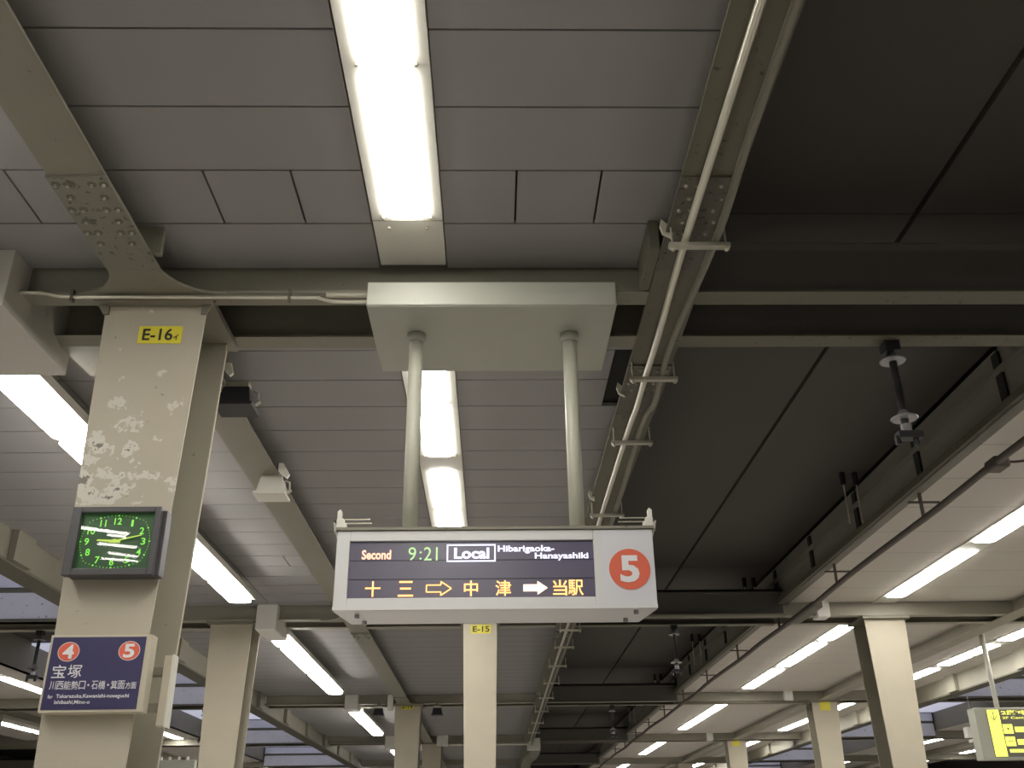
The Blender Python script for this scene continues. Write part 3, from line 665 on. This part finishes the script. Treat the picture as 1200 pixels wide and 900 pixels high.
# ------------------------------------------------------------------ clock on the column
CX0, CX1, CZ0, CZ1, CY = -2.262, -1.788, 2.862, 3.236, 5.045
ck = thing('platform_clock', (-2.03, CY, CZ0), 'square clock with glowing green numerals on the nearest column', 'clock')
ring(CX0, CX1, CZ0, CZ1, CX0+.048, CX1-.032, CZ0+.036, CZ1-.030, CY, CY+.05).build('bezel', 'bezel', ck, bevel=.004)
BX(CX0+.005, CX1+.018, CY+.05, F0+.018, CZ0+.008, CZ1-.008).build('case', 'bezel', ck, bevel=.004)
dl = BX(CX0+.046, CX1-.030, CY+.035, CY+.042, CZ0+.034, CZ1-.028).build('dial', 'dial', ck)
cx, cz = -2.022, 3.052
nm = {12: (-2.000, 3.165), 1: (-1.935, 3.152), 2: (-1.882, 3.115), 3: (-1.862, 3.055)}
RX, RZ = .150, .112
for n in range(1, 13):
    th = math.radians(90-30*n); c_, s_ = math.cos(th), math.sin(th)
    k_ = 1/max(abs(c_)/1.0, abs(s_)/1.0)*.25+.75
    x_, z_ = cx+RX*k_*c_, cz+RZ*k_*s_
    w_ = .024 if n < 10 else .040
    if n == 11: w_ = .032
    if n == 1: w_ = .012
    text(str(n), 'numeral', 'numeral', ck, x_-w_/2, x_+w_/2, z_-.019, z_+.019, CY+.0335, off=.015)
for i in range(60):
    th = 2*math.pi*i/60; c_, s_ = math.cos(th), math.sin(th); k_ = (1/max(abs(c_), abs(s_)))*.3+.7
    x_, z_ = cx+.183*k_*c_, cz+.143*k_*s_
    if CX0+.055 < x_ < CX1-.038 and CZ0+.042 < z_ < CZ1-.036:
        r_ = .0042 if i % 5 == 0 else .0019
        BX(x_-r_, x_+r_, CY+.0325, CY+.034, z_-r_, z_+r_).build('minute_mark', 'numeral', ck)
def hand(ang, L, w_, y_, name):
    c_, s_ = math.cos(ang), math.sin(ang); b_ = -.03
    flat([(cx+b_*c_-s_*w_, cz+b_*s_+c_*w_), (cx+b_*c_+s_*w_, cz+b_*s_-c_*w_), (cx+L*c_+s_*w_*.5, cz+L*s_-c_*w_*.5), (cx+L*c_-s_*w_*.5, cz+L*s_+c_*w_*.5)], name, 'hand', ck, y_)
hand(math.radians(176), .095, .008, CY+.028, 'hour_hand')
hand(math.radians(13), .145, .005, CY+.024, 'minute_hand')
flat(ellipse(cx, cz, .012, .012, 16), 'hub', 'hand', ck, CY+.022)
# slightly bowed cover glass
mb = MB(); n = 10; gx0, gx1, gz0, gz1 = CX0+.048, CX1-.032, CZ0+.036, CZ1-.030
for j in range(n+1):
    for i in range(n+1):
        u, v = i/n*2-1, j/n*2-1
        mb.v.append((gx0+(gx1-gx0)*i/n, CY+.006-.0006*(1-u*u)-.0008*(1-v*v), gz0+(gz1-gz0)*j/n))
mb.f = [(j*(n+1)+i, j*(n+1)+i+1, (j+1)*(n+1)+i+1, (j+1)*(n+1)+i) for j in range(n) for i in range(n)]
mb.build('cover_glass', 'glass', ck, smooth=True)

# ------------------------------------------------------------------ navy direction board on the column
SX0, SX1, SZ0, SZ1, SY = -2.270, -1.752, 2.180, 2.562, 5.095
sb = thing('direction_board', (-2.02, SY, SZ0), 'navy direction board with red circles 4 and 5 on the nearest column', 'sign')
BX(SX0, SX1, SY, F0+.018, SZ0, SZ1).build('case', 'cream', sb, bevel=.003)
BX(SX0+.014, SX1-.030, SY-.003, SY, SZ0+.014, SZ1-.012).build('navy_face', 'navy', sb)
def qx(x, y):   # zoomed view (7.5x from 40,730) to board metres
    L = 165+(50-165)*(y-110)/(765-110); R = 955+(858-955)*(y-110)/(765-110)
    return SX0+.014+(x-L)/(R-L)*(SX1-.030-SX0-.014)
def qz(y): return SZ1-.012-(y-115)/(760-115)*(SZ1-.012-SZ0-.014)
def st(s, x0, x1, y0, y1, off=0, slant=0, nm='lettering'):
    ym = (y0+y1)/2; return text(s, nm, 'print', sb, qx(x0, ym), qx(x1, ym), qz(y1), qz(y0), SY-.0052, off=off)
for s, cx_, cy_, a, b in (('4', 290, 247, 238, 330), ('5', 805, 243, 762, 852)):
    ex, ez = qx(cx_, cy_), qz(cy_)
    flat(ellipse(ex, ez, .055, .049), 'circle_rim', 'print', sb, SY-.0035, .0005)
    flat(ellipse(ex, ez, .052, .046), 'red_circle', 'red', sb, SY-.0045, .001)
    text(s, 'numeral', 'print', sb, ex-.028, ex+.028, ez-.035, ez+.035, SY-.0055, off=.03)
st('宝', 152, 268, 365, 482, .008); st('塚', 285, 402, 365, 482, .004)
for s, a, b in (('川', 130, 185), ('西', 190, 248), ('能', 252, 310), ('勢', 313, 372), ('口', 378, 432), ('・', 450, 466), ('石', 484, 538), ('橋', 542, 600), ('・', 617, 633), ('箕', 648, 702), ('面', 706, 765)):
    st(s, a, b, 510 if s != '・' else 538, 585 if s != '・' else 556, .004)
st('方', 770, 815, 525, 583, .004); st('面', 818, 862, 525, 583, .004)
st('for', 115, 158, 630, 662, .015); st('Takarazuka,Kawanishi-noseguchi', 185, 800, 626, 668, .015); st('Ishibashi,Mino-o', 170, 470, 678, 716, .015)
ss = thing('side_board', (-1.69, 5.3, 2.12), 'pale board seen edge on, fixed to the right side of the nearest column', 'sign')
BX(-1.715, -1.672, 5.21, 5.28, 2.125, 2.475).build('board', 'cream', ss, bevel=.004)
BX(-1.672, -1.664, 5.205, 5.285, 2.12, 2.48).build('edge_strip', 'white', ss)
BX(-1.84, -1.715, 5.24, 5.30, 2.20, 2.24).build('arm', 'beam', ss); BX(-1.84, -1.715, 5.24, 5.30, 2.38, 2.42).build('arm', 'beam', ss)

# ------------------------------------------------------------------ yellow exit sign, right
GX0, GX1, GZ0, GZ1, GY = 7.78, 10.2, 2.71, 3.50, 16.3
g = thing('yellow_guide_sign', (8.9, GY, GZ0), 'lit yellow guide sign with a down arrow hanging over the right platform', 'sign')
BX(GX0, GX1, GY, GY+.25, GZ0, GZ1).build('case', 'housing', g, bevel=.01)
BX(GX0+.19, GX1-.08, GY-.004, GY, GZ0+.04, GZ1-.035).build('face', 'sign_grey', g)
def gx(x): return 7.98+(x-80)/12.86*.01425
def gz(y): return 3.465-(y-95)/12.86*.0131
BX(gx(80), gx(255), GY-.010, GY-.004, gz(820)+.03, gz(95)).build('yellow_band', 'yellow_lit', g)
MB().prism([(gx(160), gz(120)), (gx(170), gz(120)), (gx(170), gz(235)), (gx(160), gz(235))], 'y', GY-.014, GY-.010).build('arrow_stem', 'sign_grey', g)
MB().prism([(gx(115), gz(180)), (gx(165), gz(245)), (gx(215), gz(180)), (gx(215), gz(195)), (gx(165), gz(262)), (gx(115), gz(195))][::-1], 'y', GY-.014, GY-.010).build('arrow_head', 'sign_grey', g)
text('2階中央改札口', 'lettering', 'yellow_lit', g, gx(285), gx(285)+1.15, gz(175), gz(105), GY-.008, off=.03)
text('2F Central Gates', 'lettering', 'yellow_lit', g, gx(290), gx(290)+.75, gz(235), gz(200), GY-.008, off=.02)
for (y0_, y1_) in ((315, 455), (500, 640)):
    BX(gx(270), gx(410), GY-.010, GY-.004, gz(y1_), gz(y0_)).build('pictogram_tile', 'yellow_lit', g)
    BX(gx(440), gx(440)+.55, GY-.010, GY-.004, gz(y1_-20), gz(y0_+40)).build('yellow_strip', 'yellow_lit', g)
BX(gx(300), gx(300)+.75, GY-.010, GY-.004, gz(735), gz(685)).build('yellow_strip', 'yellow_lit', g)
MB().prism([(gx(320), gz(370)), (gx(360), gz(370)), (gx(340), gz(410))][::-1], 'y', GY-.014, GY-.010).build('pictogram', 'sign_grey', g)
BX(gx(300), gx(380), GY-.014, GY-.010, gz(575), gz(565)).build('pictogram', 'sign_grey', g)
for i, xx in enumerate((8.22, 9.75)):
    r = thing('hanger_pole', (xx, GY+.1, GZ1), 'thin white pole above the yellow sign, %s' % ('left one' if i == 0 else 'right one outside the frame'), 'pole')
    MB().tube([(xx, GY+.1, GZ1), (xx, GY+.1, ZC)], .04, 12).build('tube', 'white', r, smooth=True)
t = thing('hanging_board', (-6.1, 20, 2.6), 'pale top edge of a board hung between the first two columns', 'sign')
BX(-6.7, -5.72, 20, 20.15, 2.5, 3.14).build('panel', 'housing', t, bevel=.02)
for i in range(4): MB().tube([(-6.4+i*.17, 20.07, 3.13), (-6.4+i*.17, 20.07, 3.20)], .03, 8).build('lug', 'white', t)
MB().tube([(-6.6, 20.07, 3.1), (-6.6, 20.07, 5.35)], .02, 8).build('rod', 'housing', t)
